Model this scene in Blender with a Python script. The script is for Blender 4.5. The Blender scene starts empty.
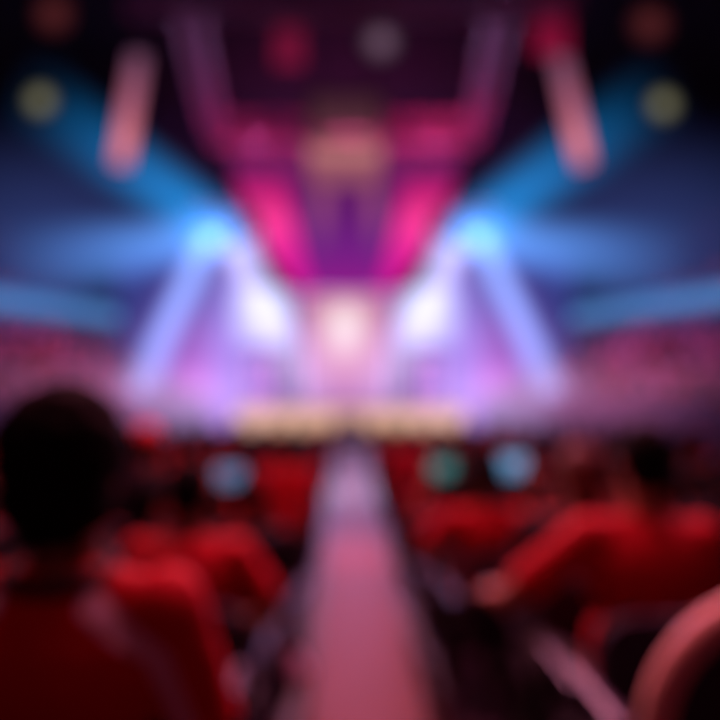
import bpy, bmesh, math, random
from mathutils import Vector as V, Matrix, noise as mnoise
random.seed(7)
PI = math.pi
SC = bpy.context.scene
COL = SC.collection
SC.view_settings.view_transform = 'Standard'
SC.view_settings.look = 'None'
EYE = 2.3                    # camera height (m)
def at(px, py, d):           # a spot measured in the photograph -> world point at depth d
    return V(((px-345)*d/720, d, EYE+(385-py)*d/720))

# ------------------------------------------------------------------ materials
def lin(c):
    return tuple(((x/12.92) if x <= .04045 else ((x+.055)/1.055)**2.4) for x in [v/255 for v in c])
MATS = {}
def new_mat(name):
    m = bpy.data.materials.new(name); m.use_nodes = True
    m.node_tree.nodes.clear()
    return m, m.node_tree.nodes, m.node_tree.links
def surf(name, rgb, rough=.7, metal=0., var=.25, scale=12., bump=.0, spec=.4):
    if name in MATS: return MATS[name]
    m, N, L = new_mat(name)
    out = N.new('ShaderNodeOutputMaterial'); b = N.new('ShaderNodeBsdfPrincipled')
    tc = N.new('ShaderNodeTexCoord'); nz = N.new('ShaderNodeTexNoise'); nz.inputs['Scale'].default_value = scale
    nz.inputs['Detail'].default_value = 3
    L.new(tc.outputs['Object'], nz.inputs['Vector'])
    mx = N.new('ShaderNodeMix'); mx.data_type = 'RGBA'
    c = lin(rgb)
    mx.inputs[6].default_value = (*[x*(1-var) for x in c], 1); mx.inputs[7].default_value = (*[min(1, x*(1+var)) for x in c], 1)
    L.new(nz.outputs['Fac'], mx.inputs[0]); L.new(mx.outputs[2], b.inputs['Base Color'])
    b.inputs['Roughness'].default_value = rough; b.inputs['Metallic'].default_value = metal
    b.inputs['Specular IOR Level'].default_value = spec
    if bump:
        bp = N.new('ShaderNodeBump'); bp.inputs['Strength'].default_value = bump; bp.inputs['Distance'].default_value = .01
        n2 = N.new('ShaderNodeTexNoise'); n2.inputs['Scale'].default_value = scale*6
        L.new(tc.outputs['Object'], n2.inputs['Vector']); L.new(n2.outputs['Fac'], bp.inputs['Height']); L.new(bp.outputs['Normal'], b.inputs['Normal'])
    L.new(b.outputs[0], out.inputs[0])
    MATS[name] = m
    return m
def emit(name, stops, strength=1., axis='Z', lo=0., hi=1., radial=None):
    """LED surface: a colour ramp along one local axis (or radially) of the screen"""
    m, N, L = new_mat(name)
    out = N.new('ShaderNodeOutputMaterial'); e = N.new('ShaderNodeEmission'); e.inputs[1].default_value = strength
    tc = N.new('ShaderNodeTexCoord'); rp = N.new('ShaderNodeValToRGB')
    if radial:
        (cx, cz, rx, rz) = radial
        mp = N.new('ShaderNodeVectorMath'); mp.operation = 'SUBTRACT'; mp.inputs[1].default_value = (cx, 0, cz)
        sc = N.new('ShaderNodeVectorMath'); sc.operation = 'MULTIPLY'; sc.inputs[1].default_value = (1/rx, 0, 1/rz)
        ln = N.new('ShaderNodeVectorMath'); ln.operation = 'LENGTH'
        L.new(tc.outputs['Object'], mp.inputs[0]); L.new(mp.outputs[0], sc.inputs[0]); L.new(sc.outputs[0], ln.inputs[0])
        L.new(ln.outputs['Value'], rp.inputs[0])
    else:
        sp = N.new('ShaderNodeSeparateXYZ'); mr = N.new('ShaderNodeMapRange')
        mr.inputs['From Min'].default_value = lo; mr.inputs['From Max'].default_value = hi
        L.new(tc.outputs['Object'], sp.inputs[0]); L.new(sp.outputs[axis], mr.inputs['Value']); L.new(mr.outputs[0], rp.inputs[0])
    el = rp.color_ramp.elements
    while len(el) < len(stops): el.new(.5)
    for i, (p, c) in enumerate(stops):
        el[i].position = p; el[i].color = (*lin(c), 1)
    L.new(rp.outputs[0], e.inputs[0]); L.new(e.outputs[0], out.inputs[0])
    return m
def math_node(N, L, op, a, b=None, clamp=False):
    n = N.new('ShaderNodeMath'); n.operation = op; n.use_clamp = clamp
    for i, x in enumerate((a, b)):
        if x is None: continue
        if isinstance(x, (int, float)): n.inputs[i].default_value = x
        else: L.new(x, n.inputs[i])
    return n.outputs[0]
def beam_mat(name, rgb, k, L_, r0, r1, fade=1., core=2.):
    m, N, L = new_mat(name)
    out = N.new('ShaderNodeOutputMaterial'); e = N.new('ShaderNodeEmission')
    tc = N.new('ShaderNodeTexCoord'); sp = N.new('ShaderNodeSeparateXYZ'); L.new(tc.outputs['Object'], sp.inputs[0])
    x, y, z = sp.outputs
    M = lambda op, a, b=None, cl=False: math_node(N, L, op, a, b, cl)
    zz = M('DIVIDE', z, L_)
    R = M('ADD', M('MULTIPLY', zz, r1-r0), r0)
    rr = M('SQRT', M('ADD', M('MULTIPLY', x, x), M('MULTIPLY', y, y)))
    q = M('DIVIDE', rr, R)
    t = M('SUBTRACT', 1., M('MULTIPLY', q, q), True)
    t = M('POWER', t, core)
    f = M('POWER', M('SUBTRACT', 1., zz, True), fade)
    s = M('MULTIPLY', M('MULTIPLY', M('DIVIDE', t, R), f), k)
    e.inputs[0].default_value = (*lin(rgb), 1)
    L.new(s, e.inputs[1]); L.new(e.outputs[0], out.inputs['Volume'])
    m.cycles.volume_step_rate = .22
    return m
def haze_mat(name, rgb, k):
    m, N, L = new_mat(name)
    out = N.new('ShaderNodeOutputMaterial'); e = N.new('ShaderNodeEmission')
    tc = N.new('ShaderNodeTexCoord'); ln = N.new('ShaderNodeVectorMath'); ln.operation = 'LENGTH'
    L.new(tc.outputs['Object'], ln.inputs[0])
    M = lambda op, a, b=None, cl=False: math_node(N, L, op, a, b, cl)
    d = ln.outputs['Value']
    t = M('POWER', M('SUBTRACT', 1., M('MULTIPLY', d, d), True), 1.6)
    e.inputs[0].default_value = (*lin(rgb), 1)
    L.new(M('MULTIPLY', t, k), e.inputs[1]); L.new(e.outputs[0], out.inputs['Volume'])
    m.cycles.volume_step_rate = .5
    return m

# ------------------------------------------------------------------ mesh helpers
class MB:
    def __init__(s): s.bm = bmesh.new()
    def box(s, c, size, rot=None, bevel=0.):
        M = Matrix.Translation(V(c)) @ (rot.to_4x4() if rot else Matrix()) @ Matrix.Diagonal((*size, 1))
        r = bmesh.ops.create_cube(s.bm, size=1, matrix=M)
        if bevel:
            ed = list({e for v in r['verts'] for e in v.link_edges})
            bmesh.ops.bevel(s.bm, geom=ed, offset=bevel, segments=2, profile=.5, affect='EDGES')
        return s
    def bar(s, a, b, r, r2=None, seg=8):
        a, b = V(a), V(b); d = b-a
        if d.length < 1e-6: return s
        M = Matrix.Translation((a+b)/2) @ d.to_track_quat('Z', 'Y').to_matrix().to_4x4()
        bmesh.ops.create_cone(s.bm, cap_ends=True, segments=seg, radius1=r, radius2=r if r2 is None else r2, depth=d.length, matrix=M)
        return s
    def ell(s, c, r, rot=None, u=16, v=10):
        M = Matrix.Translation(V(c)) @ (rot.to_4x4() if rot else Matrix()) @ Matrix.Diagonal((*r, 1))
        bmesh.ops.create_uvsphere(s.bm, u_segments=u, v_segments=v, radius=1, matrix=M)
        return s
    def cap(s, a, ra, b, rb, u=12):
        s.ell(a, (ra,)*3, u=u, v=8); s.ell(b, (rb,)*3, u=u, v=8)
        return s.bar(a, b, ra, rb, seg=u)
    def poly(s, front, depth):                     # prism: outline points extruded by vector depth
        d = V(depth); a = [s.bm.verts.new(V(p)) for p in front]; b = [s.bm.verts.new(V(p)+d) for p in front]
        n = len(a)
        s.bm.faces.new(a); s.bm.faces.new(b[::-1])
        for i in range(n): s.bm.faces.new((a[i], b[i], b[(i+1) % n], a[(i+1) % n]))
        return s
    def mesh(s, name):
        bmesh.ops.recalc_face_normals(s.bm, faces=s.bm.faces)
        me = bpy.data.meshes.new(name); s.bm.to_mesh(me); s.bm.free(); return me
    def fused(s, name, voxel, smooth=4, fac=.5):   # one continuous skin over overlapping solids
        me = s.mesh(name); o = bpy.data.objects.new('tmp', me); COL.objects.link(o)
        m = o.modifiers.new('r', 'REMESH'); m.mode = 'VOXEL'; m.voxel_size = voxel
        if smooth:
            q = o.modifiers.new('s', 'SMOOTH'); q.factor = fac; q.iterations = smooth
        dg = bpy.context.evaluated_depsgraph_get(); dg.update()
        r = bpy.data.meshes.new_from_object(o.evaluated_get(dg)); r.name = name
        bpy.data.objects.remove(o); bpy.data.meshes.remove(me)
        for p in r.polygons: p.use_smooth = True
        r.materials.clear()
        return r
def link(name, me, mat=None, parent=None, smooth=False):
    o = bpy.data.objects.new(name, me); COL.objects.link(o)
    if mat is not None:
        if me.materials: me.materials[0] = mat
        else: me.materials.append(mat)
    if parent: o.parent = parent
    if smooth:
        for p in me.polygons: p.use_smooth = True
    return o
def obj(name, mb, mat, parent=None, smooth=False):
    return link(name, mb.mesh(name), mat, parent, smooth)
def tag(o, label, cat, group=None, kind=None):
    o['label'] = label; o['category'] = cat
    if group: o['group'] = group
    if kind: o['kind'] = kind
    return o
def thing(name, label, cat, loc=(0, 0, 0), rz=0., group=None):
    o = bpy.data.objects.new(name, None); COL.objects.link(o); o.location = loc; o.rotation_euler = (0, 0, rz)
    o.empty_display_size = .1
    return tag(o, label, cat, group)
def struct(name, mb, mat):
    o = obj(name, mb, mat); o['kind'] = 'structure'; return o
def copy_tree(o, parent=None):
    c = o.copy(); COL.objects.link(c); c.parent = parent
    for ch in list(o.children): copy_tree(ch, c)
    return c

# ------------------------------------------------------------------ the setting
M_floor = surf('dark_concrete', (52, 34, 48), .55, var=.3, scale=3)
M_wall = surf('dark_wall', (40, 28, 60), .9, var=.3, scale=1.5)
M_ceil = surf('dark_ceiling', (34, 18, 34), .9, var=.4, scale=.8)
M_carp = surf('rose_carpet', (108, 44, 40), .55, var=.22, scale=2.2, bump=.15, spec=.14)
M_riser = surf('riser_plum', (44, 28, 50), .6, var=.3, scale=5)
struct('floor', MB().box((0, 18, -.05), (60, 52, .1)), M_floor)
struct('ceiling', MB().box((0, 18, 19.1), (60, 52, .2)), M_ceil)
struct('wall_back', MB().box((0, 43, 9.5), (60, .3, 19)), M_wall)
struct('wall_left', MB().box((-29, 18, 9.5), (.3, 52, 19)), M_wall)
struct('wall_right', MB().box((29, 18, 9.5), (.3, 52, 19)), M_wall)
struct('wall_rear', MB().box((0, -8, 9.5), (60, .3, 19)), M_wall)
AX0, AX1 = -.24, .56
struct('aisle_carpet', MB().box(((AX0+AX1)/2, 11.5, .008), (AX1-AX0, 29, .016)), M_carp)
ROWS_L = [(1.25, .92), (1.98, .84), (2.72, .68), (3.45, .55), (4.2, .4), (4.95, .25), (5.7, .12)]
ROWS_R = [(1.5, .98), (2.25, .80), (3.0, .70), (3.75, .60), (4.5, .45), (5.25, .3), (6.0, .15)]
def tiers(name, rows, x0, x1):
    m = MB()
    for i, (d, z) in enumerate(rows):
        a = d-.26 if i else -1.2
        b = rows[i+1][0]-.262 if i+1 < len(rows) else d+.52
        m.box(((x0+x1)/2, (a+b)/2, z/2), (abs(x1-x0), b-a, z))
    struct(name, m, M_riser)
tiers('seating_tiers_left', ROWS_L, -5.2, AX0-.01)
tiers('seating_tiers_right', ROWS_R, AX1+.01, 5.6)

# ------------------------------------------------------------------ people
M_skin = surf('skin', (170, 104, 84), .55, var=.08, scale=20)
M_skin2 = surf('skin_brown', (120, 74, 58), .55, var=.08, scale=20)
M_hair = surf('hair_black', (11, 9, 13), .85, var=.4, scale=60, bump=.4, spec=.12)
M_hair2 = surf('hair_auburn', (92, 34, 28), .55, var=.4, scale=60, bump=.4)
M_red = surf('shirt_red', (200, 12, 40), .75, var=.12, scale=18, bump=.15, spec=.2)
M_red2 = surf('shirt_crimson', (160, 10, 46), .75, var=.12, scale=18, bump=.15, spec=.2)
M_dark = surf('shirt_navy', (30, 26, 46), .8, var=.15, scale=18, bump=.15)
M_plum = surf('shirt_plum', (92, 40, 74), .8, var=.15, scale=18)
M_cap = surf('cap_red', (240, 34, 62), .7, var=.05)
M_mauve = surf('shirt_mauve', (186, 110, 150), .8, var=.15, scale=18)
M_white = surf('stripe_lavender', (190, 170, 200), .7, var=.06)
M_pant = surf('trousers_dark', (26, 22, 34), .85, var=.2, scale=20)
M_shoe = surf('shoe_dark', (22, 20, 24), .5)
M_eye = surf('eye', (225, 222, 218), .3)
def displace(me, f):
    cs = [(v.co.copy(), v.normal.copy()) for v in me.vertices]; flat = []
    for c, n in cs: flat.extend(c+n*f(c))
    me.vertices.foreach_set('co', flat); me.update()
def hand(m, w, d, n, thumb, size=1., curl=.3):
    """palm, four unequal bent fingers and a thumb: w wrist, d finger direction, n palm normal"""
    d = V(d).normalized(); n = (V(n)-d*V(n).dot(d)).normalized(); s = d.cross(n).normalized()*thumb
    rot = Matrix((s, d, n)).transposed()
    m.ell(w+d*.045*size, (.040*size, .052*size, .017*size), rot)
    for k, (off, ln) in enumerate(((.029, .070), (.010, .080), (-.010, .074), (-.028, .058))):
        a = w+d*.082*size+s*off*size; b = a+(d*(1-curl*.4)+n*curl*.8).normalized()*ln*.5*size
        c = b+(d*(.8-curl)+n*(curl*1.6)).normalized()*ln*.5*size
        m.cap(a, .0095*size, b, .009*size, u=8); m.cap(b, .009*size, c, .0075*size, u=8)
    a = w+d*.02*size+s*.032*size; b = a+(s*.8+d*.7+n*.3).normalized()*.042*size; c = b+(d*.9+s*.25+n*.5).normalized()*.034*size
    m.cap(a, .013*size, b, .011*size, u=8); m.cap(b, .011*size, c, .009*size, u=8)
def joints(stand=False, lean=0., side=0., turn=0., tilt=0., arms=None):
    J = {}
    hz = .93 if stand else .50
    up = V((math.sin(side), math.sin(lean), math.cos(lean)*math.cos(side)))
    J['up'] = up; J['hip'] = V((0, 0, hz)); J['waist'] = J['hip']+up*.17; J['chest'] = J['hip']+up*.38
    J['neck'] = J['hip']+up*.545; J['head'] = J['neck']+up*.178+V((math.sin(tilt)*.06, .03, 0)); J['turn'] = turn; J['tilt'] = tilt
    for s in (-1, 1):
        J['sh', s] = J['hip']+up*.496+V((s*.185, 0, -s*math.sin(side)*.15))
        J['hj', s] = J['hip']+V((s*.095, 0, -.02))
        if stand:
            J['kn', s] = V((s*.11, .03, .50)); J['an', s] = V((s*.12, -.02, .085))
        else:
            J['kn', s] = V((s*.15, .40, .50)); J['an', s] = V((s*.14, .37, .085))
        if arms and s in arms:
            J['el', s], J['wr', s], J['hd', s], J['hn', s] = [V(q) for q in arms[s]]
        elif stand:
            J['el', s] = J['sh', s]+V((s*.06, -.03, -.29)); J['wr', s] = J['el', s]+V((s*.01, .09, -.24))
            J['hd', s] = V((0, .15, -1)); J['hn', s] = V((-s, 0, 0))
        else:
            J['el', s] = J['sh', s]+V((s*.075, .06, -.28)); J['wr', s] = V((s*.17, .30, .625))
            J['hd', s] = V((-s*.2, 1, -.05)); J['hn', s] = V((0, 0, -1))
    return J
def build_person(J, voxel=.0075, hair='short', stripe=False, long_sleeve=False, bulk=1., cap=False):
    out = {}; up = J['up']
    rot = Matrix.Rotation(J['tilt'], 3, 'Y') @ Matrix.Rotation(J['turn'], 3, 'Z')
    H = J['head']; h = lambda x, y, z: H+rot @ V((x, y, z))
    m = MB()
    # head: cranium, jaw, brow, nose, lips, chin, ears
    m.ell(h(0, -.008, .022), (.076, .095, .098), rot); m.ell(h(0, .022, -.05), (.058, .068, .066), rot)
    m.ell(h(0, .055, -.088), (.026, .024, .022), rot); m.ell(h(0, .072, .028), (.052, .018, .014), rot)
    m.cap(h(0, .088, .016), .009, h(0, .108, -.022), .014); m.ell(h(0, .09, -.056), (.024, .012, .010), rot)
    for s in (-1, 1):
        m.ell(h(s*.082, -.005, -.01), (.010, .021, .033), rot @ Matrix.Rotation(s*.3, 3, 'Z'))
        m.ell(h(s*.034, .065, -.02), (.022, .016, .018), rot)
    m.cap(J['neck']-up*.05, .068, H+V((0, -.012, -.05)), .060)
    m.ell(J['chest'], (.150, .095, .17)); m.ell(J['waist'], (.135, .09, .14)); m.ell(J['hip'], (.155, .105, .11))
    for s in (-1, 1):
        m.cap(J['neck']-up*.04, .05, J['sh', s], .055)
        m.cap(J['sh', s], .056, J['el', s], .041); m.cap(J['el', s], .041, J['wr', s], .027)
        hand(m, J['wr', s], J['hd', s], J['hn', s], (-s if J['hn', s].z < -.5 else s) if abs(J['hn', s].z) > .5 else s)
        m.cap(J['hj', s], .085, J['kn', s], .056); m.cap(J['kn', s], .055, J['an', s], .038)
        m.cap(J['an', s]+V((0, -.02, -.03)), .035, J['an', s]+V((0, .12, -.045)), .03)
    out['body'] = m.fused('person', voxel, 3)
    # shirt
    m = MB()
    m.ell(J['chest']+up*.01, (.172*bulk, .118*bulk, .185)); m.ell(J['waist'], (.158*bulk, .112*bulk, .15))
    m.bar(J['hip']-up*.05, J['waist'], .135*bulk, .135*bulk, 20)
    for s in (-1, 1):
        m.cap(J['neck']-up*.055, .062, J['sh', s]-V((0, 0, .004)), .070)
        el, wr = J['el', s], J['wr', s]
        m.ell(J['sh', s], (.072,)*3)
        if long_sleeve:
            m.cap(J['sh', s], .070, el, .054); m.bar(el, el.lerp(wr, .93), .053, .040, 16)
        else:
            m.bar(J['sh', s], J['sh', s].lerp(el, .82), .071, .064, 16)
    m.bar(J['neck']-up*.06, J['neck']+up*.014, .092, .074, 18)      # collar
    for s in (-1, 1): m.cap(J['neck']-up*.015+V((s*.035, -.012, 0)), .05, J['sh', s].lerp(J['neck'], .35)-up*.005, .055)
    out['shirt'] = me = m.fused('shirt', voxel*1.05, 3)
    displace(me, lambda p: .0035*mnoise.noise(V((p.x*14, p.y*14, p.z*7)))+.002*mnoise.noise(p*26))   # soft creases in the cloth
    # trousers
    m = MB(); m.ell(J['hip'], (.168, .12, .115))
    for s in (-1, 1):
        m.cap(J['hj', s], .098, J['kn', s], .072); m.bar(J['kn', s], J['an', s]+V((0, 0, .0)), .070, .056, 14)
    out['trousers'] = m.fused('trousers', voxel*1.1, 3)
    for s in (-1, 1):
        m = MB(); a = J['an', s]
        m.ell(a+V((0, .045, -.038)), (.047, .135, .043)); m.ell(a+V((0, -.03, -.015)), (.042, .055, .055)); m.box(a+V((0, .042, -.071)), (.086, .25, .024), bevel=.008)
        out['shoe', s] = m.fused('shoe', .009, 2)
    m = MB()
    for s in (-1, 1): m.ell(h(s*.032, .079, .006), (.014, .009, .009), rot)
    out['eyes'] = m.mesh('eyes')
    # hair
    m = MB()
    if hair == 'bushy':
        m.ell(h(0, -.03, .048), (.116, .118, .116), rot); m.ell(h(0, -.055, -.03), (.106, .08, .095), rot)
    elif hair == 'long':
        m.ell(h(0, -.022, .03), (.090, .102, .104), rot); m.cap(h(0, -.055, .0), .08, h(0, -.085, -.17), .062)
    else:
        m.ell(h(0, -.022, .036), (.085, .100, .098), rot); m.ell(h(0, -.05, -.02), (.074, .062, .065), rot)
    me = m.fused('hair', voxel, 1)
    displace(me, (lambda p: .011*mnoise.noise(p*24)) if hair == 'bushy' else (lambda p: .005*mnoise.noise(V((p.x*80, p.y*80, p.z*10)))))
    out['hair'] = me
    if cap:
        m = MB(); m.ell(h(0, -.012, .06), (.094, .108, .088), rot); out['cap'] = m.fused('cap', .008, 3)
        m = MB(); m.ell(h(0, .12, .055), (.075, .085, .010), rot); out['visor'] = m.fused('visor', .006, 1)
    return out
SEQ = ('shirt', 'trousers', 'hair', 'eyes', 'cap')
def put_person(P, loc, rz, label, group=None, skin=None, shirt=None, hair=None, scale=1., pants=None):
    def lk(name, me, mat, parent):
        o = bpy.data.objects.new(name, me); COL.objects.link(o); o.parent = parent
        if not me.materials: me.materials.append(mat)
        o.material_slots[0].link = 'OBJECT'; o.material_slots[0].material = mat
        return o
    r = lk('person', P['body'], skin or M_skin, None)
    r.location = loc; r.rotation_euler = (0, 0, rz); r.scale = (scale,)*3
    tag(r, label, 'person', group)
    lk('shirt', P['shirt'], shirt or M_red, r); lk('trousers', P['trousers'], pants or M_pant, r)
    hr = lk('hair', P['hair'], hair or M_hair, r); lk('eyes', P['eyes'], M_eye, r)
    for s in (-1, 1): lk('shoe', P['shoe', s], M_shoe, r)
    if 'cap' in P:
        c = lk('cap', P['cap'], M_cap, r); lk('visor', P['visor'], M_cap, c)
    return r

# --- the spectators that can be told apart
P_fg = build_person(joints(lean=.02), hair='bushy', bulk=1.14, long_sleeve=False)
# shoulder stripe of the nearest shirt: faces of the cloth itself
me = P_fg['shirt']
def seg_d(px, pz, a, b):
    p, a, b = V((px, pz)), V(a), V(b); t = max(0, min(1, (p-a).dot(b-a)/(b-a).length_squared)); return (p-a-(b-a)*t).length
att = me.attributes.new('stripe', 'FLOAT', 'POINT')
att.data.foreach_set('value', [min(seg_d(abs(v.co.x), v.co.z, (.085, 1.02), (.19, .93)), seg_d(abs(v.co.x), v.co.z, (.19, .93), (.225, .80))) if v.co.y < .04 else 1. for v in me.vertices])
M_striped = M_red.copy(); M_striped.name = 'shirt_striped'
N, L = M_striped.node_tree.nodes, M_striped.node_tree.links
at_n = N.new('ShaderNodeAttribute'); at_n.attribute_name = 'stripe'
mr = N.new('ShaderNodeMapRange'); mr.inputs['From Min'].default_value = .020; mr.inputs['From Max'].default_value = .017
L.new(at_n.outputs['Fac'], mr.inputs['Value'])
mx = N.new('ShaderNodeMix'); mx.data_type = 'RGBA'; L.new(mr.outputs[0], mx.inputs[0])
bs = [n for n in N if n.type == 'BSDF_PRINCIPLED'][0]
L.new(bs.inputs['Base Color'].links[0].from_socket, mx.inputs[6]); mx.inputs[7].default_value = (*lin((226, 206, 232)), 1)
L.new(mx.outputs[2], bs.inputs['Base Color'])
fg = put_person(P_fg, (-.495, 1.25, .92), -.08, 'nearest spectator at lower left, bushy black hair, red shirt with pale shoulder stripes', skin=M_skin2, shirt=M_striped)
m = MB()
for k in range(28):
    a, b = k/28*2*PI, (k+1)/28*2*PI
    q = lambda t: V((.086*math.cos(t), .004+.080*math.sin(t), 1.058+.012*math.sin(t)))
    m.cap(q(a), .017, q(b), .017, u=8)
sh = [c for c in fg.children if c.name.startswith('shirt')][0]
link('collar', m.fused('collar', .008, 2), M_dark, sh)['label'] = 'dark collar'
P_r = build_person(joints(lean=.06, side=.05, turn=-.1, arms={
    -1: ((-.40, .10, .80), (-.36, .33, .74), (.3, 1, .1), (0, 0, -1)), 1: ((.30, .08, .74), (.2, .30, .64), (-.3, 1, 0), (0, 0, -1))}), hair='short', bulk=1.15)
put_person(P_r, (.93, 2.25, .80), .10, 'large red-shirted spectator at right with left elbow held out', scale=1.02)
P_ml = build_person(joints(lean=.10, arms={
    -1: ((-.33, .07, .78), (-.2, .3, .66), (.3, 1, 0), (0, 0, -1)), 1: ((.33, .07, .78), (.2, .3, .66), (-.3, 1, 0), (0, 0, -1))}), hair='short', bulk=1.15)
put_person(P_ml, (-.60, 2.70, .66), 0, 'broad spectator in red shirt seated just ahead of the nearest man', skin=M_skin2)
P_mr = build_person(joints(lean=.05, tilt=.1, arms={
    -1: ((-.34, .05, .82), (-.2, .3, .66), (.3, 1, 0), (0, 0, -1)), 1: ((.33, .05, .82), (.2, .3, .66), (-.3, 1, 0), (0, 0, -1))}), hair='short', bulk=1.05)
put_person(P_mr, (.74, 3.75, .60), .05, 'spectator in red shirt in the aisle seat right of the carpet', skin=M_skin2)
P_long = build_person(joints(lean=.03, turn=.3), hair='long', long_sleeve=True)
put_person(P_long, (.98, 3.0, .70), 0, 'long auburn-haired spectator in dark navy top beside the large red-shirted man', shirt=M_dark, hair=M_hair2)
P_std = build_person(joints(stand=True, lean=-.02), hair='short')
P_cap = build_person(joints(stand=True, lean=.08, turn=.2), hair='short', cap=True)
put_person(P_cap, (-1.33, 4.75, .25), 0, 'standing spectator wearing a red cap and dark navy shirt on the left tiers', shirt=M_dark)
put_person(P_std, (-.56, 7.05, 0), .1, 'standing spectator in red shirt just left of the carpet, ahead of the tiers')
put_person(P_std, (.80, 9.1, 0), -.1, 'standing spectator in crimson shirt just right of the carpet, farther ahead', shirt=M_red2)
# three holding lit screens up
P_hold = build_person(joints(lean=-.02, arms={
    -1: ((-.27, .22, .92), (-.14, .33, 1.27), (.15, .1, 1), (0, 1, 0)), 1: ((.27, .22, .92), (.14, .33, 1.27), (-.15, .1, 1), (0, 1, 0))}), hair='short')
M_case = surf('device_case', (16, 16, 20), .4)
def holder(x, y, z, label, rgb, dlabel, shirt, lift, s=1., hair=None, w=.25, hgt=.17):
    put_person(P_hold, (x, y, z+lift), 0, label, shirt=shirt, hair=hair)
    t = thing('tablet', dlabel, 'tablet', (x, y+.37, z+lift+1.41))
    t.rotation_euler = (-.12, 0, 0)
    obj('casing', MB().box((0, 0, 0), (w, .012, hgt), bevel=.004), M_case, t)
    obj('screen', MB().box((0, -.0068, 0), (w-.016, .002, hgt-.016)), emit('screen_glow', [(0, [c*.75 for c in rgb]), (1, rgb)], s, 'Z', -hgt/2, hgt/2), t)
holder(-.97, 5.7, .12, 'spectator in dark top raising a blue-lit tablet on the left tiers', (92, 140, 190), 'tablet with soft blue screen held up left of the aisle', M_dark, 0., 1.)
holder(.86, 6.0, .15, 'spectator in plum top raising a teal-lit tablet right of the carpet', (66, 148, 150), 'tablet with teal green screen held up right of the aisle', M_plum, .0, 1., w=.22)
holder(1.29, 5.25, .3, 'spectator in dark top raising a bright blue tablet on the right tiers', (120, 178, 232), 'tablet with bright light-blue screen held up on the right', M_dark, -.04, 1.1)

# --- chairs
M_seat = surf('seat_fabric', (40, 30, 54), .7, var=.2, scale=25, bump=.2)
M_frame = surf('chair_metal', (70, 62, 84), .35, metal=.7)
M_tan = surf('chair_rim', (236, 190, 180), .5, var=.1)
def arc_outline(w, z0, z1, r, n=6):
    pts = [(-w/2, 0, z0)]
    for k in range(n+1):
        a = PI-k/n*PI/2; pts.append((-w/2+r+r*math.cos(a), 0, z1-r+r*math.sin(a)))
    for k in range(n+1):
        a = PI/2-k/n*PI/2; pts.append((w/2-r+r*math.cos(a), 0, z1-r+r*math.sin(a)))
    pts.append((w/2, 0, z0)); return pts
def chair_parts(w=.46, top=.86, r=.10):
    P = {}
    m = MB().box((0, .02, .405), (w, .44, .07), bevel=.02); P['seat'] = m.mesh('seat')
    m = MB().poly([V((p[0], -.20-(p[2]-.40)*.08, p[2])) for p in arc_outline(w, .40, top, r)], (0, -.045, 0)); P['backrest'] = m.mesh('backrest')
    for s in (-1, 1):
        m = MB().box((s*(w/2+.015), .02, .61), (.04, .34, .03), bevel=.01); m.bar((s*(w/2+.015), .14, .60), (s*(w/2+.015), .14, .40), .012); P['armrest', s] = m.mesh('armrest')
        for f in (-1, 1):
            m = MB().bar((s*(w/2-.03), .02+f*.18, .375), (s*(w/2-.02), .02+f*.20, 0), .016, .013); P['leg', s, f] = m.mesh('leg')
    return P
CP = chair_parts()
def put_chair(x, y, z, label, group=None):
    t = thing('chair', label, 'chair', (x, y, z), 0, group)
    link('seat', CP['seat'], M_seat, t); link('backrest', CP['backrest'], M_seat, t)
    for s in (-1, 1):
        link('armrest', CP['armrest', s], M_frame, t)
        for f in (-1, 1): link('leg', CP['leg', s, f], M_frame, t)
    return t
# the wide chair cut off at the lower right corner
CB = chair_parts(.60, .92, .26)
t = thing('chair', 'empty wide chair at lower right corner with rounded back and pinkish rim', 'chair', (.89, 1.62, .98))
for k, me in CB.items():
    n = k if isinstance(k, str) else k[0]
    link(n, me, M_frame if n in ('leg', 'armrest') else M_seat, t)
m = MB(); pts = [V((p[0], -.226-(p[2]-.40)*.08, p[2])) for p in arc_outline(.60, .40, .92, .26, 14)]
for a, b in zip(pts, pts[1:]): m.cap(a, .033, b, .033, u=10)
link('rim', m.fused('rim', .012, 2), M_tan, t)['label'] = 'pinkish padded rim of the backrest'

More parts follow.
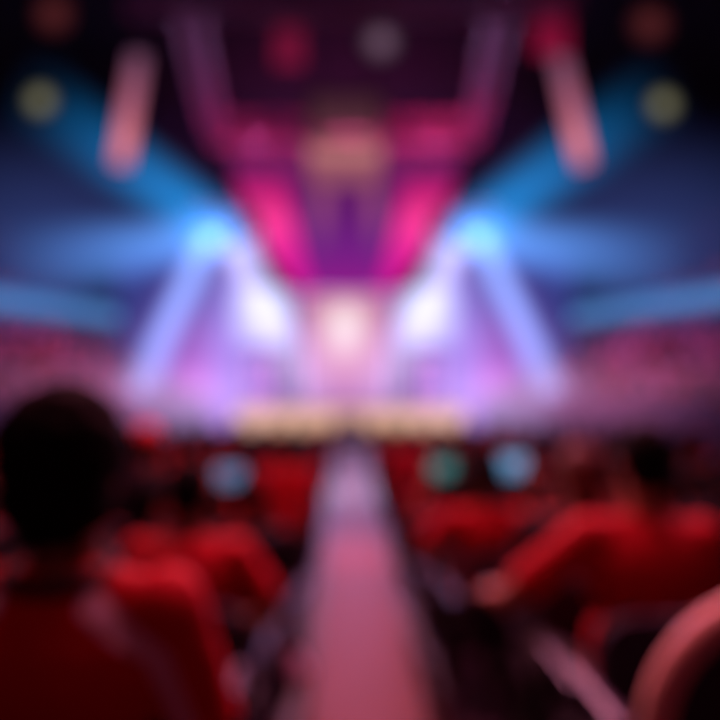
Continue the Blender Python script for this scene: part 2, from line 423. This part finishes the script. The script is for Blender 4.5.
# the tier seats: who sits where (x, row) - the rest of the seats in view stay empty
taken_l = {(0, 0), (2, 0), (6, 0)}; taken_r = {(1, 0), (2, 0), (3, 0), (6, 0), (5, 1)}
P_sA = build_person(joints(lean=.05), voxel=.011, hair='short')
P_sB = build_person(joints(lean=.16, turn=.35, tilt=.08), voxel=.011, hair='bushy', long_sleeve=True)
P_sC = build_person(joints(lean=.0, turn=-.3), voxel=.011, hair='long')
protos = [P_sA, P_sB, P_sC]
word = {0: 'nearest', 1: 'second', 2: 'third', 3: 'fourth', 4: 'fifth', 5: 'sixth', 6: 'seventh'}
seatw = {0: 'aisle seat', 1: 'second seat', 2: 'third seat', 3: 'fourth seat', 4: 'fifth seat'}
for side, rows, x0, sg, taken in (('left', ROWS_L, -.56, -1, taken_l), ('right', ROWS_R, .86, 1, taken_r)):
    for i, (d, z) in enumerate(rows):
        for c in range(5):
            x = x0+sg*c*.58
            if abs(x) > .50*d+.35: break
            if side == 'right' and i == 0: continue
            if (side, i, c) == ('right', 1, 0): x += .07
            if side == 'right' and i in (2,) and c == 0: x += .1
            if side == 'right' and i in (3,) and c == 0: x -= .05
            if (side, i, c) == ('left', 5, 1): continue                 # the capped spectator stands here
            put_chair(x, d, z, 'dark plum armchair, %s of %s tier row %s of carpet' % (seatw[c], word[i], side), 'seats on the tiers')
            if (i, c) in taken or (side == 'left' and i in (0, 1, 3)) or (side == 'left' and i == 5 and c in (0, 1)): continue
            if (side == 'right' and i == 4 and c == 0) or (side == 'right' and i in (1, 2) and c > 0): continue
            q = protos[(i*3+c*2+(sg > 0)) % 3]
            shirt, wd = ((M_red, 'red'), (M_dark, 'navy'), (M_red2, 'crimson'), (M_plum, 'plum'))[(i*2+c*3+(sg > 0)) % 4]
            if side == 'left' and (i == 2 or c < 2): shirt, wd = M_dark, 'navy'
            put_person(q, (x, d, z), random.uniform(-.12, .12), 'spectator in %s top, %s of %s tier row %s of carpet' % (wd, seatw[c], word[i], side),
                       'spectators on the tiers', shirt=shirt, hair=M_hair, skin=random.choice((M_skin, M_skin2)))

# --- one-mesh spectators and chairs for the rows beyond (too small to show parts)
def simple_person(lean, turn, hair, stand=False, voxel=.016, arms=None):
    P = build_person(joints(stand=stand, lean=lean, turn=turn, arms=arms), voxel=voxel, hair=hair, long_sleeve=False)
    bm = bmesh.new(); me = bpy.data.meshes.new('person')
    for idx, k in enumerate(('body', 'shirt', 'trousers', 'hair')):
        n0 = len(bm.faces); bm.from_mesh(P[k]); bm.faces.ensure_lookup_table()
        for f in bm.faces[n0:]: f.material_index = idx; f.smooth = True
    n0 = len(bm.faces)
    for s in (-1, 1): bm.from_mesh(P['shoe', s])
    bm.faces.ensure_lookup_table()
    for f in bm.faces[n0:]: f.material_index = 2; f.smooth = True
    bm.to_mesh(me); bm.free()
    for mt in (M_skin, M_red, M_pant, M_hair): me.materials.append(mt)
    return me
far = [simple_person(.04, .1, 'short'), simple_person(.12, -.3, 'bushy'), simple_person(0, .3, 'long')]
def put_far(me, loc, rz, label, group, shirt, skin, hair):
    o = bpy.data.objects.new('person', me); COL.objects.link(o); o.location = loc; o.rotation_euler = (0, 0, rz)
    for i, mt in ((0, skin), (1, shirt), (3, hair)):
        o.material_slots[i].link = 'OBJECT'; o.material_slots[i].material = mt
    return tag(o, label, 'person', group)
m = MB().box((0, .02, .42), (.44, .42, .04), bevel=.01); m.box((0, -.21, .68), (.44, .03, .34), Matrix.Rotation(.08, 3, 'X'), bevel=.01)
for s in (-1, 1):
    for f in (-1, 1): m.bar((s*.19, .02+f*.18, .40), (s*.20, .02+f*.2, 0), .012)
    m.bar((s*.19, -.18, .40), (s*.19, -.215, .56), .012)
far_chair = m.mesh('chair'); far_chair.materials.append(M_seat)
shirts = [(M_red, 'red'), (M_red2, 'crimson'), (M_dark, 'navy'), (M_dark, 'navy'), (M_dark, 'navy'), (M_plum, 'plum')]
nfar = 0
for side, x0, sg, d0 in (('left', -.62, -1, 7.7), ('right', .95, 1, 8.0)):
    for r in range(10):
        d = d0+r*1.12
        for c in range(16):
            x = x0+sg*c*.66+random.uniform(-.05, .05)
            if abs(x) > .49*d+.2: break
            if abs(x-.8) < .35 and abs(d-9.1) < .5: continue
            o = bpy.data.objects.new('chair', far_chair); COL.objects.link(o); o.location = (x, d, 0)
            tag(o, 'dark chair in the distant floor rows %s of the carpet' % side, 'chair', 'chairs in the %s floor rows' % side)
            if random.random() < .12: continue
            mt, wd = random.choice(shirts)
            put_far(random.choice(far), (x, d, 0), random.uniform(-.2, .2), 'spectator in %s top in the distant floor rows %s of the carpet' % (wd, side),
                    'spectators in the %s floor rows' % side, mt, random.choice((M_skin, M_skin2)), M_hair if random.random() < .8 else M_hair2)
            nfar += 1

# --- small belongings near the tiers
m = MB(); m.ell((0, 0, .13), (.10, .08, .14)); m.ell((0, 0, .26), (.045, .035, .05)); m.bar((-.06, -.07, .06), (-.03, -.04, .27), .008); m.bar((.06, -.07, .06), (.03, -.04, .27), .008)
o = link('drawstring_bag', m.fused('drawstring_bag', .009, 2), surf('bag_cloth', (225, 190, 235), .7, var=.15))
o.location = (-.33, 4.72, .25); tag(o, 'small pale lavender drawstring bag beside the carpet on the left tiers', 'bag')

# ------------------------------------------------------------------ side stands
M_stand = surf('stand_concrete', (84, 62, 92), .85, var=.3, scale=2)
M_seatrow = surf('stand_navy', (30, 30, 58), .8)
M_rib = [emit('ribbon_led', [(0, (30, 60, 110)), (.5, (86, 140, 200)), (1, (40, 90, 150))], 1., 'Z', -.45, .45)]
far_stand = [simple_person(.05, .2, 'short', voxel=.024), simple_person(.1, -.2, 'bushy', voxel=.024),
             simple_person(.0, 0, 'short', voxel=.024, arms={1: ((.27, .12, 1.2), (.22, .12, 1.45), (0, .1, 1), (-1, 0, 0))})]
low = []
for sg, side in ((-1, 'left'), (1, 'right')):
    p0, p1 = V((sg*15.6, 22.2, 0)), V((sg*11.2, 35.4, 0))
    u = (p1-p0).normalized(); n = V((u.y, -u.x, 0)) if sg > 0 else V((-u.y, u.x, 0))      # outward
    Lg = (p1-p0).length
    def fr(a, off, z): return p0+u*a+n*off+V((0, 0, z))
    rz = math.atan2(-n.y, -n.x)-PI/2                                                        # facing the hall centre
    ang = math.atan2(u.y, u.x); R = Matrix.Rotation(ang, 3, 'Z')
    m = MB()
    for i in range(6):
        z = .9+i*.5; m.box(fr(Lg/2, -4.9+i*.85+.42, z/2), (Lg, .85, z), R); m.box(fr(Lg/2, -4.9+i*.85+.52, z+.19), (Lg, .34, .40), R)
    m.box(fr(Lg/2, -5.0, .95), (Lg, .12, 1.9), R)
    struct('lower_stand_%s' % side, m, M_stand)
    m = MB()
    for i in range(9):
        z = 5.3+i*.62; m.box(fr(Lg/2, .5+i*.9, z-.31), (Lg, .9, .62), R); m.box(fr(Lg/2, .5+i*.9+.24, z+.19), (Lg, .34, .40), R)
    m.box(fr(Lg/2, 4.4, 4.9), (Lg, 8.8, .25), R)
    struct('upper_stand_%s' % side, m, M_stand)
    t = thing('ribbon_display', 'long glowing blue ribbon display on the %s balcony front' % side, 'display', fr(Lg/2, -.06, 5.6), ang)
    obj('housing', MB().box((0, 0, 0), (Lg, .12, 1.05)), M_case, t)
    obj('screen', MB().box((0, -.07 if (R @ V((0, -1, 0))).dot(n) < 0 else .07, 0), (Lg-.1, .03, .9)), M_rib[0], t)
    for i in range(6):
        z = .9+i*.5; a = random.uniform(.3, .8)
        while a < Lg-.3:
            p = fr(a, -4.9+i*.85+.46, z)
            px = 345+p.x/p.y*720
            if -15 < px < 735 and random.random() < .9: low.append((p, rz, side))
            a += random.uniform(.74, 1.0)
    # upper rows: one uncountable crowd per side
    m = bmesh.new(); me = bpy.data.meshes.new('crowd')
    for i in range(9):
        z = 5.3+i*.62; a = .5
        while a < Lg-.4:
            if random.random() < .8:
                src = far_stand[random.randrange(3)]; n0 = len(m.verts); f0 = len(m.faces)
                bb = MB(); q = fr(a, .5+i*.9+.14, z)
                rm = Matrix.Rotation(rz+random.uniform(-.3, .3), 3, 'Z')
                bb.ell(q+rm @ V((0, .02, 1.25)), (.09, .1, .125), u=8, v=6); bb.ell(q+rm @ V((0, 0, .86)), (.2, .13, .27), rm, u=8, v=6)
                for s in (-1, 1):
                    bb.bar(q+rm @ V((s*.19, 0, 1.0)), q+rm @ V((s*.22, .08, .72)), .05, .04, 6); bb.bar(q+rm @ V((s*.09, 0, .5)), q+rm @ V((s*.14, .4, .5)), .085, .06, 6); bb.bar(q+rm @ V((s*.14, .4, .5)), q+rm @ V((s*.14, .38, .02)), .06, .045, 6)
                b2 = bb.mesh('x'); k = random.randrange(3); m.from_mesh(b2); bpy.data.meshes.remove(b2); m.faces.ensure_lookup_table()
                nh = 8*6
                for j, f in enumerate(m.faces[f0:]): f.smooth = True; f.material_index = 3 if j < nh else k
            a += random.uniform(.55, .75)
    m.to_mesh(me); m.free()
    for mt in (M_plum, M_dark, M_dark, M_skin2): me.materials.append(mt)
    o = bpy.data.objects.new('crowd', me); COL.objects.link(o)
    tag(o, 'dim crowd filling the upper balcony on the %s side' % side, 'crowd', kind='stuff')
low.sort(key=lambda q: q[0].y)
for p, rz, side in low:
    mt, wd = random.choice([(M_mauve, 'mauve'), (M_plum, 'plum'), (M_red2, 'crimson'), (M_mauve, 'mauve')])
    put_far(random.choice(far_stand), p, rz+random.uniform(-.2, .2), 'spectator in %s top on the lower %s stand beneath the balcony' % (wd, side),
            'spectators on the lower %s stand' % side, mt, random.choice((M_skin, M_skin2)), M_hair)
print('far', nfar, 'low', len(low))

# ------------------------------------------------------------------ stage
M_black = surf('stage_black', (22, 16, 26), .5, var=.3)
M_deck = surf('stage_deck', (150, 110, 150), .35, var=.2, scale=2)
SX = 230*30/720/2
st = thing('stage', 'raised stage with golden lit front edge at the end of the carpet', 'stage', (.2, 30, 0))
obj('deck', MB().box((0, 4.2, 1.42), (2*SX+.3, 8.4, .1), bevel=.02), M_deck, st)
obj('skirt', MB().box((0, 4.2, .685), (2*SX, 8.3, 1.37)), M_black, st)
gold = [(0, (150, 92, 74)), (.45, (238, 184, 144)), (.8, (240, 192, 156)), (1, (214, 160, 150))]
M_gold = emit('gold_led', gold, 1.0, 'Z', .2, 1.45)
for s in (-1, 1):
    obj('front_light_panel', MB().box((s*(SX*.5+.25), -.03, .86), (SX-.55, .06, 1.02), bevel=.02), M_gold, st)['label'] = 'golden light panel of the stage front'
obj('front_light_panel', MB().box((0, -.03, 1.05), (1.0, .06, .66), bevel=.02), emit('gold_led_dim', [(0, (150, 96, 80)), (1, (236, 186, 150))], .95, 'Z', .7, 1.4), st)['label'] = 'darker middle light panel of the stage front'
obj('step', MB().box((0, -.32, .17), (1.3, .55, .34)).box((0, -.16, .5), (1.3, .28, .34)), M_black, st)

def quad_panel(name, corners, d, mat, parent, th=.12):
    """flat panel whose corners stand at depth d; local origin at the parent's"""
    pts = [at(x, y, d)-parent.location for x, y in corners]
    return obj(name, MB().poly(pts, (0, th, 0)), mat, parent)
# central set: funnel shaped purple screen, two slanting hot-pink wings, glowing pale portal
D = 34.
o0 = V((0, D, 1.47))
zloc = lambda py, d=D: EYE+(385-py)*d/720-1.47
fs = thing('funnel_screen', 'tall purple funnel-shaped screen above the stage centre', 'screen', o0)
M_pur = emit('purple_screen', [(0, (150, 30, 140)), (.3, (112, 30, 132)), (.6, (92, 24, 100)), (.85, (112, 24, 84)), (1, (84, 20, 64))], .95, 'Z', zloc(292), zloc(140))
quad_panel('panel', [(222, 140), (470, 140), (392, 294), (298, 294)], D, M_pur, fs)
for x in (322, 374):
    quad_panel('light_strip', [(x-7, 188), (x+7, 188), (x+5, 250), (x-5, 250)], D-.15, emit('strip_pink', [(0, (120, 50, 140)), (.6, (170, 84, 140)), (1, (150, 80, 110))], .8, 'Z', zloc(250), zloc(188)), fs, .06)['label'] = 'faint pink upright light strip'
for s, side in ((-1, 'left'), (1, 'right')):
    X = lambda x: 345+s*x
    w = thing('screen_wing', 'slanting hot pink light wing on the %s of the funnel screen' % side, 'screen', o0+V((0, -.3, 0)))
    quad_panel('panel', [(X(114), 172), (X(62), 176), (X(34), 288), (X(44), 296), (X(78), 252)], D-.4,
               emit('pink_wing', [(0, (200, 20, 150)), (.3, (222, 30, 150)), (.6, (252, 60, 150)), (.8, (214, 26, 116)), (1, (130, 24, 96))], 1.05, 'Z', zloc(294), zloc(178)), w)
pt = thing('portal_screen', 'pale pink glowing screen with white centre at the back of the stage', 'screen', V((0, D-.1, 1.47)))
quad_panel('panel', [(300, 294), (392, 294), (388, 408), (304, 408)], D-.2,
           emit('portal', [(0, (255, 246, 242)), (.2, (250, 220, 222)), (.42, (222, 160, 176)), (.75, (184, 116, 156)), (1, (150, 84, 140))], .95, radial=(0, zloc(328), 2.6, 3.7)), pt)
obj('frame', MB().bar(at(301, 294, D-.3)-pt.location, at(305, 408, D-.3)-pt.location, .12).bar(at(391, 294, D-.3)-pt.location, at(387, 408, D-.3)-pt.location, .12).bar(at(301, 294, D-.3)-pt.location, at(391, 294, D-.3)-pt.location, .12), surf('portal_frame', (230, 190, 220), .4), pt)
for s, side in ((-1, 'left'), (1, 'right')):
    X = lambda x: 345+s*x
    t = thing('video_screen', 'bright bluish-white video screen on the %s of the stage' % side, 'screen', at(X(82), 410, 33))
    quad_panel('panel', [(X(112), 286), (X(50), 290), (X(50), 346), (X(112), 346)], 33, emit('white_screen', [(0, (226, 232, 255)), (.6, (206, 210, 246)), (1, (160, 150, 220))], .75, radial=(0, (410-314)*33/720, 1.6, 1.7)), t)
    m = MB()
    for x in (104, 58): m.bar(at(X(x), 346, 33.06)-t.location, at(X(x), 405, 33.06)-t.location, .07)
    obj('support', m, M_frame, t)
    # added cabinets in place of pink-lit figures; the pink light is their colour
    lc = thing('figure_stand_in', 'pink-coloured stand-in for a lit figure under the %s video screen' % side, 'figure_stand_in', at(X(84), 405, 32.4))
    obj('cabinet', MB().box((0, 0, 1.05), (1.1, .7, 2.1), bevel=.05), surf('cabinet_lit_pink', (226, 170, 196), .5), lc)
    m = MB()
    for z in (.6, 1.5): m.bar((0, -.34, z), (0, -.38, z), .38, .34, 24)
    obj('stand_in_disc', m, surf('cone_violet', (120, 92, 160), .5), lc)
    # added panel glowing violet for the lit background; magenta lit patch in its ramp
    lw = thing('violet_glow_panel', 'added dim violet glow panel beside the stage on the %s' % side, 'screen', at(X(150), 440, 36.5))
    lw.location.z = 0
    def lz(py): return EYE+(385-py)*36.5/720
    quad_panel('panel', [(X(228), 262), (X(96), 232), (X(96), 432), (X(228), 432)], 36.5,
               emit('violet_backdrop_glow', [(0, (206, 66, 190)), (.2, (156, 76, 184)), (.6, (112, 86, 180)), (1, (52, 52, 124))], .8, radial=(0, lz(385), 3.4, 7.2)), lw)
    m = MB()
    for x in (220, 104): m.bar(at(X(x), 300, 36.7)-lw.location, V(((X(x)-345)*36.7/720, 36.7, 0))-lw.location, .1)
    obj('support', m, M_frame, lw)

# ------------------------------------------------------------------ overhead rig
M_truss = surf('truss_metal', (196, 96, 140), .45, metal=.2, var=.15)
M_truss_pink = surf('truss_paint', (190, 70, 120), .5, var=.15)
def truss(a, b, w=.5, bay=.8):
    m = MB(); a, b = V(a), V(b); d = (b-a); L_ = d.length; d.normalize()
    s = d.cross(V((0, 0, 1))).normalized()*w/2; t = s.cross(d).normalized()*w/2
    cor = (s+t, s-t, -s-t, -s+t)
    for c in cor: m.bar(a+c, b+c, w*.1, seg=6)
    n = max(2, int(L_/bay))
    for i in range(n):
        p, q = a+d*(L_*i/n), a+d*(L_*(i+1)/n)
        for j in range(4):
            c, e = cor[j], cor[(j+1) % 4]
            m.bar(p+c, p+e, w*.055, seg=5); m.bar(p+c, q+e, w*.055, seg=5)
    return m
def rig_thing(label, a, b, mat, w):
    a, b = V(a), V(b); c = (a+b)/2
    t = thing('lighting_truss', label, 'truss', c)
    obj('lattice', truss(a-c, b-c, w), mat, t)
    m = MB()
    for k in (.15, .85):
        p = a.lerp(b, k)-c; m.bar(p, (p.x, p.y, 19-c.z), .025, seg=6)
    obj('hanging_cable', m, M_frame, t)
    return t
zt = at(0, 132, 28).z
rig_thing('wide pink lattice truss crossing above the stage behind the hanging display', at(212, 132, 28), at(480, 132, 28), M_truss_pink, .9)
rig_thing('lattice truss at the top edge of the view crossing the ceiling', (-5.4, 17.9, at(0, 6, 17.9).z), (5.8, 17.9, at(0, 6, 17.9).z), M_truss, .45)
for s, side in ((-1, 'left'), (1, 'right')):
    rig_thing('pink lattice truss running back over the %s of the stage rig' % side, (s*5.0, 27.4, zt), (s*4.05, 18.6, zt-.1), M_truss_pink, .6)
# side trusses carrying the lights
for s, side in ((-1, 'left'), (1, 'right')):
    m_ = at(345+s*117, 226, 30)
    rig_thing('short truss holding the moving lights on the %s of the set' % side, m_+V((-1.6, .5, .75)), m_+V((1.6, .5, .75)), M_truss, .35)

# hanging display over the centre
jc = at(345, 128, 24)
jt = thing('hanging_display', 'dark boxy hanging display with a peach lit lower rim above centre', 'display', jc)
obj('body', MB().box((0, 0, .02), (2.5, 2.5, 1.55), bevel=.15), surf('display_shell', (104, 62, 74), .6, var=.2), jt)
m = MB()
for r in range(4):
    q = Matrix.Rotation(r*PI/2, 3, 'Z'); m.box(q @ V((0, -1.26, .05)), (2.1, .04, 1.1), q, bevel=.01)
obj('screen', m, emit('display_dim', [(0, (98, 54, 66)), (1, (66, 34, 48))], .8, 'Z', -.5, .6), jt)
obj('light_ring', MB().box((0, 0, -1.22), (2.35, 2.35, .8), bevel=.12), emit('peach_ring', [(0, (150, 80, 104)), (.45, (206, 130, 128)), (.8, (180, 112, 116)), (1, (110, 64, 80))], .85, 'Z', -1.65, -.8), jt)
m = MB()
for x in (-.9, .9):
    for y in (-.9, .9): m.bar((x, y, .78), (x, y, 19-jc.z), .03, seg=6)
obj('hanging_cable', m, M_frame, jt)

# tall pink light panels, leaning outward at the foot
for s, side in ((-1, 'left'), (1, 'right')):
    top = at(345-206 if s < 0 else 345+214, 52, 24); bot = at(345-225 if s < 0 else 345+240, 168, 24); c = (top+bot)/2
    t = thing('light_panel', 'tall narrow pink light panel hanging high on the %s, leaning outward' % side, 'light', c)
    d = (top-bot); L_ = d.length; t.rotation_euler = (0, math.atan2(d.x, d.z), 0)
    obj('casing', MB().box((0, .1, 0), (.7, .16, L_), bevel=.04), M_case, t)
    obj('diffuser', MB().box((0, 0, 0), (.62, .06, L_-.1), bevel=.02), emit('pink_panel', [(0, (190, 100, 124)), (.2, (250, 136, 146)), (.5, (190, 104, 132)), (1, (96, 62, 92))], 1., 'Z', -L_/2, L_/2), t)
    m = MB(); m.bar((0, .1, L_/2), (0, .1, L_/2+.6), .04); obj('hanging_cable', m, M_frame, t)
# round house lamps, faint yellow
M_lamp = emit('lamp_olive', [(0, (168, 162, 118)), (.45, (110, 106, 84)), (.9, (30, 36, 40)), (1, (20, 24, 30))], .95, radial=(0, 0, .55, .55))
def lamp(px, py, d, r, mat, label, name='flood_lamp'):
    p = at(px, py, d); t = thing(name, label, 'lamp', p)
    obj('housing', MB().bar((0, .5, .05), (0, .03, 0), r*.7, r*1.08, 24), M_case, t, True)
    obj('lens', MB().bar((0, .04, 0), (0, -.02, 0), r, r*.97, 28), mat, t)
    m = MB(); m.bar((-r*1.15, .25, 0), (-r*1.15, .25, r*1.4), .04); m.bar((r*1.15, .25, 0), (r*1.15, .25, r*1.4), .04); m.bar((-r*1.15, .25, r*1.4), (r*1.15, .25, r*1.4), .04)
    m.bar((0, .25, r*1.4), (0, .25, 19.05-p.z), .04)
    obj('yoke', m, M_frame, t)
lamp(41, 101, 24, .55, M_lamp, 'round pale yellow lamp hanging high at far left')
lamp(663, 105, 24, .55, M_lamp, 'round pale yellow lamp hanging high at far right')
M_grey = emit('lamp_grey', [(0, (150, 116, 140)), (.5, (92, 66, 86)), (1, (36, 14, 32))], .85, radial=(0, 0, .6, .6))
lamp(381, 42, 21, .5, M_grey, 'round greyish lamp near the ceiling right of centre')
M_rust = emit('lamp_rust', [(0, (110, 46, 46)), (.5, (70, 26, 32)), (1, (16, 6, 10))], .85, radial=(0, 0, .7, .7))
lamp(54, 14, 22, .6, M_rust, 'dim rust red lamp in the top left corner')
lamp(650, 24, 22, .65, M_rust, 'dim rust red lamp in the top right corner')
# red banners
def banner(px, y0, y1, d, w, rgb, k, label):
    a, b = at(px, y0, d), at(px, y1, d); h_ = a.z-b.z; t = thing('banner', label, 'banner', V((a.x, d, (a.z+b.z)/2)))
    bm_ = MB(); n = 10
    for i in range(n):
        x = -w/2+w*(i+.5)/n; bm_.box((x, .03*math.sin(i*1.1), 0), (w/n*1.06, .02, h_))
    obj('cloth', bm_, emit('banner_glow', [(0, rgb), (1, [c*.7 for c in rgb])], k, 'Z', -h_/2, h_/2) if k else surf('banner_red', rgb, .8), t)  # cloth glows by itself, dimmer towards the top; its lit look is emission
    obj('rail', MB().bar((-w/2-.1, 0, h_/2), (w/2+.1, 0, h_/2), .05).bar((0, 0, h_/2), (0, 0, 19-t.location.z), .03), M_frame, t)
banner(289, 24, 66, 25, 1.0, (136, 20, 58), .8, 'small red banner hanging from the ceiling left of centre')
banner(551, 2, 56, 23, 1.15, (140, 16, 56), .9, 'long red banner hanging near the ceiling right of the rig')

# ------------------------------------------------------------------ moving lights and their beams
def fixture(p, aim, label):
    t = thing('moving_head_light', label, 'stage light', p); d = (V(aim)-V(p)).normalized()
    obj('base', MB().box((0, .35, .45), (.5, .35, .16), bevel=.03), M_case, t)
    m = MB(); m.bar((-.26, .35, .4), (-.26, .1, 0), .04); m.bar((.26, .35, .4), (.26, .1, 0), .04); obj('yoke', m, M_case, t)
    obj('head', MB().cap(V((0, .1, 0))-d*.15, .2, V((0, .1, 0))+d*.12, .19), M_case, t, True)
    obj('lens', MB().bar(V((0, .1, 0))+d*.26, V((0, .1, 0))+d*.33, .17, .15, 20), emit('lens_glow', [(0, (190, 210, 255)), (1, (220, 230, 255))], 1.2), t)
nb = [0]
def beam(a, b, rgb, k, r0, r1, label, fade=1., core=2., far_=None):
    a, b = V(a), V(b); d = b-a; L_ = d.length
    m = MB(); bmesh.ops.create_cone(m.bm, cap_ends=True, segments=40, radius1=r0, radius2=r1, depth=L_, matrix=Matrix.Translation((0, 0, L_/2)))
    nb[0] += 1
    o = obj('light_beam', m, beam_mat('beam_%d' % nb[0], rgb, k, L_, r0, r1, fade, core)); o.location = a
    o.rotation_euler = d.to_track_quat('Z', 'Y').to_euler()
    return tag(o, label, 'light beam')
for s, side in ((-1, 'left'), (1, 'right')):
    X = lambda x: 345+s*x
    S = at(X(119), 236, 30)
    mv = [V((0, 0, 0)), V((-s*.55, 0, .1)), V((s*.55, 0, .15)), V((-s*1.1, 0, .2))]
    aims = [at(X(335), 78, 26), at(X(352), 268, 24), at(X(222), 425, 29), at(X(14), 418, 30.5)]
    nm = ['cyan beam', 'level blue beam', 'slanting pale blue beam', 'white beam']
    for k in range(4): fixture(S+mv[k], aims[k], 'moving head light casting the %s on the %s' % (nm[k], side))
    beam(S+mv[0]+V((0, -.2, 0)), aims[0], (12, 140, 222), .95, 1.3, 1.8, 'wide cyan light beam rising outward to the upper %s' % side, 1.4, 1.2)
    beam(S+mv[1]+V((0, -.2, 0)), aims[1], (92, 150, 240), 1.2, .9, 1.8, 'blue light beam sweeping level toward the %s stand' % side, 1.15, 1.2)
    beam(S+mv[2]+V((0, -.2, 0)), aims[2], (144, 178, 255), 1.05, .6, .95, 'pale blue light beam slanting down and outward to the lower %s' % side, .45, 1.4)
    beam(at(X(110), 244, 31.2), at(X(24), 412, 31.4), (218, 214, 250), .7, .8, 1.5, 'white light beam slanting inward across the %s of the stage' % side, .6, 1.4)
    beam(at(X(106), 236, 31.8), at(X(104), 440, 31.8), (168, 152, 236), .6, 1.2, 3.8, 'broad violet light beam pouring down over the %s of the stage' % side, .5, 1.3)
def haze(c, r, rgb, k, label):  # self-glowing volume: emission stands in for light scattered in the air
    m = MB(); m.ell((0, 0, 0), (1, 1, 1), u=32, v=16)
    o = obj('haze', m, haze_mat('haze', rgb, k)); o.location = c; o.scale = r
    return tag(o, label, 'haze', kind='stuff')
haze(at(345, 372, 30), (15, 4.5, 3.6), (190, 136, 222), .07, 'violet haze drifting over the stage')
for s, side in ((-1, 'left'), (1, 'right')):
    haze(at(345+s*290, 245, 25), (7.5, 5, 4.6), (76, 94, 176), .05, 'blue haze hanging before the balcony on the %s' % side)
    haze(at(345+s*285, 398, 24), (9, 4.5, 1.7), (226, 130, 186), .055, 'low pink haze before the lower stand on the %s' % side)
for s, side in ((-1, 'left'), (1, 'right')):
    haze(at(345+s*165, 402, 29), (5, 3, 1.9), (196, 180, 240), .10, 'pale lavender haze low beside the stage on the %s' % side)
haze(at(345, 165, 27), (10, 4, 5), (110, 50, 116), .025, 'plum haze high around the stage rig')
haze(at(345, 70, 24), (8, 5, 3.4), (120, 36, 92), .018, 'dim magenta haze under the ceiling')

# ------------------------------------------------------------------ lamps
def area(loc, target, size, rgb, w, spread=180):
    l = bpy.data.lights.new('area', 'AREA'); l.shape = 'DISK'; l.size = size; l.energy = w; l.color = lin(rgb); l.spread = math.radians(spread)
    o = bpy.data.objects.new('lamp', l); COL.objects.link(o); o.location = loc
    o.rotation_euler = (V(target)-V(loc)).to_track_quat('-Z', 'Y').to_euler(); return o
def spot(loc, target, ang, rgb, w, rad=.3, blend=.6):
    l = bpy.data.lights.new('spot', 'SPOT'); l.spot_size = math.radians(ang); l.spot_blend = blend; l.energy = w; l.color = lin(rgb); l.shadow_soft_size = rad
    o = bpy.data.objects.new('lamp', l); COL.objects.link(o); o.location = loc
    o.rotation_euler = (V(target)-V(loc)).to_track_quat('-Z', 'Y').to_euler(); return o
spot((.2, 17.6, 11), (.2, 4.0, .8), 60, (255, 150, 165), 6500, .6)            # warm pink wash over the audience
spot((.2, 27, 12), (.1, 12, 0), 50, (240, 190, 215), 1500, .6)             # pink wash on the aisle
area((.2, 29.5, 7.5), (.1, 6, 1), 4, (200, 170, 255), 900)                 # stage spill toward the hall
area((.2, 24, 9), (.1, 33, 13), 3, (255, 90, 170), 700)
area((.2, 5.0, 8.5), (.2, 4.6, 0), 6, (255, 116, 140), 680)
spot((.4, -3.0, 5.5), (0, 3, 1.5), 70, (255, 90, 84), 70, .6)                # added red fill from behind the camera, no real lamp there                       # red house wash straight overhead
area((.2, 12, 9), (.2, 12.2, 0), 8, (255, 100, 130), 330)
spot((-.9, 9.0, 7.5), (.15, 9.6, 0), 13, (255, 110, 100), 2400, .3)            # small warm pool on the carpet
spot((2.6, 5.0, 5.2), (-.4, 1.4, 1.8), 42, (255, 130, 165), 420, .3)
spot((-2.4, 5.2, 5.2), (.75, 2.5, 1.75), 34, (255, 150, 150), 420, .3)         # and the right-hand man's arm          # side light catching the near shoulders
spot((.2, 22, 8), (.2, 27.6, 12.6), 80, (230, 130, 185), 3000, .4)               # pink up-light on the cross truss                     # pink on the rig
spot((.2, 26.5, 9), (.15, 16.5, 0), 16, (240, 205, 240), 5200, .3)            # pale pool at the stage end of the carpet
for s in (-1, 1):
    spot((s*5, 29, 9), (s*13, 27, 3), 75, (255, 130, 190), 3200, .5)          # pink on the lower stands
    spot((s*5, 29, 8.8), (s*17, 28, 9), 70, (80, 100, 230), 2200, .5)         # blue on the upper stands
    spot((s*3.5, 27.6, 11.8), (s*1.5, 33, 1.4), 60, (200, 190, 255), 2500, .4)  # stage deck
W = bpy.data.worlds.new('World'); SC.world = W; W.use_nodes = True
W.node_tree.nodes['Background'].inputs[0].default_value = (.012, .006, .014, 1); W.node_tree.nodes['Background'].inputs[1].default_value = .5

# ------------------------------------------------------------------ camera: level, thrown far out of focus like the photograph
cd = bpy.data.cameras.new('camera'); cam = bpy.data.objects.new('camera', cd); COL.objects.link(cam)
cam.location = (0, 0, EYE); cam.rotation_euler = (PI/2, 0, 0)
cd.sensor_width = 36; cd.lens = 36; cd.shift_x = 15/720; cd.shift_y = 25/720
cd.clip_start = .05; cd.clip_end = 200
cd.dof.use_dof = True; cd.dof.focus_distance = .26; cd.dof.aperture_fstop = 2.6
SC.camera = cam
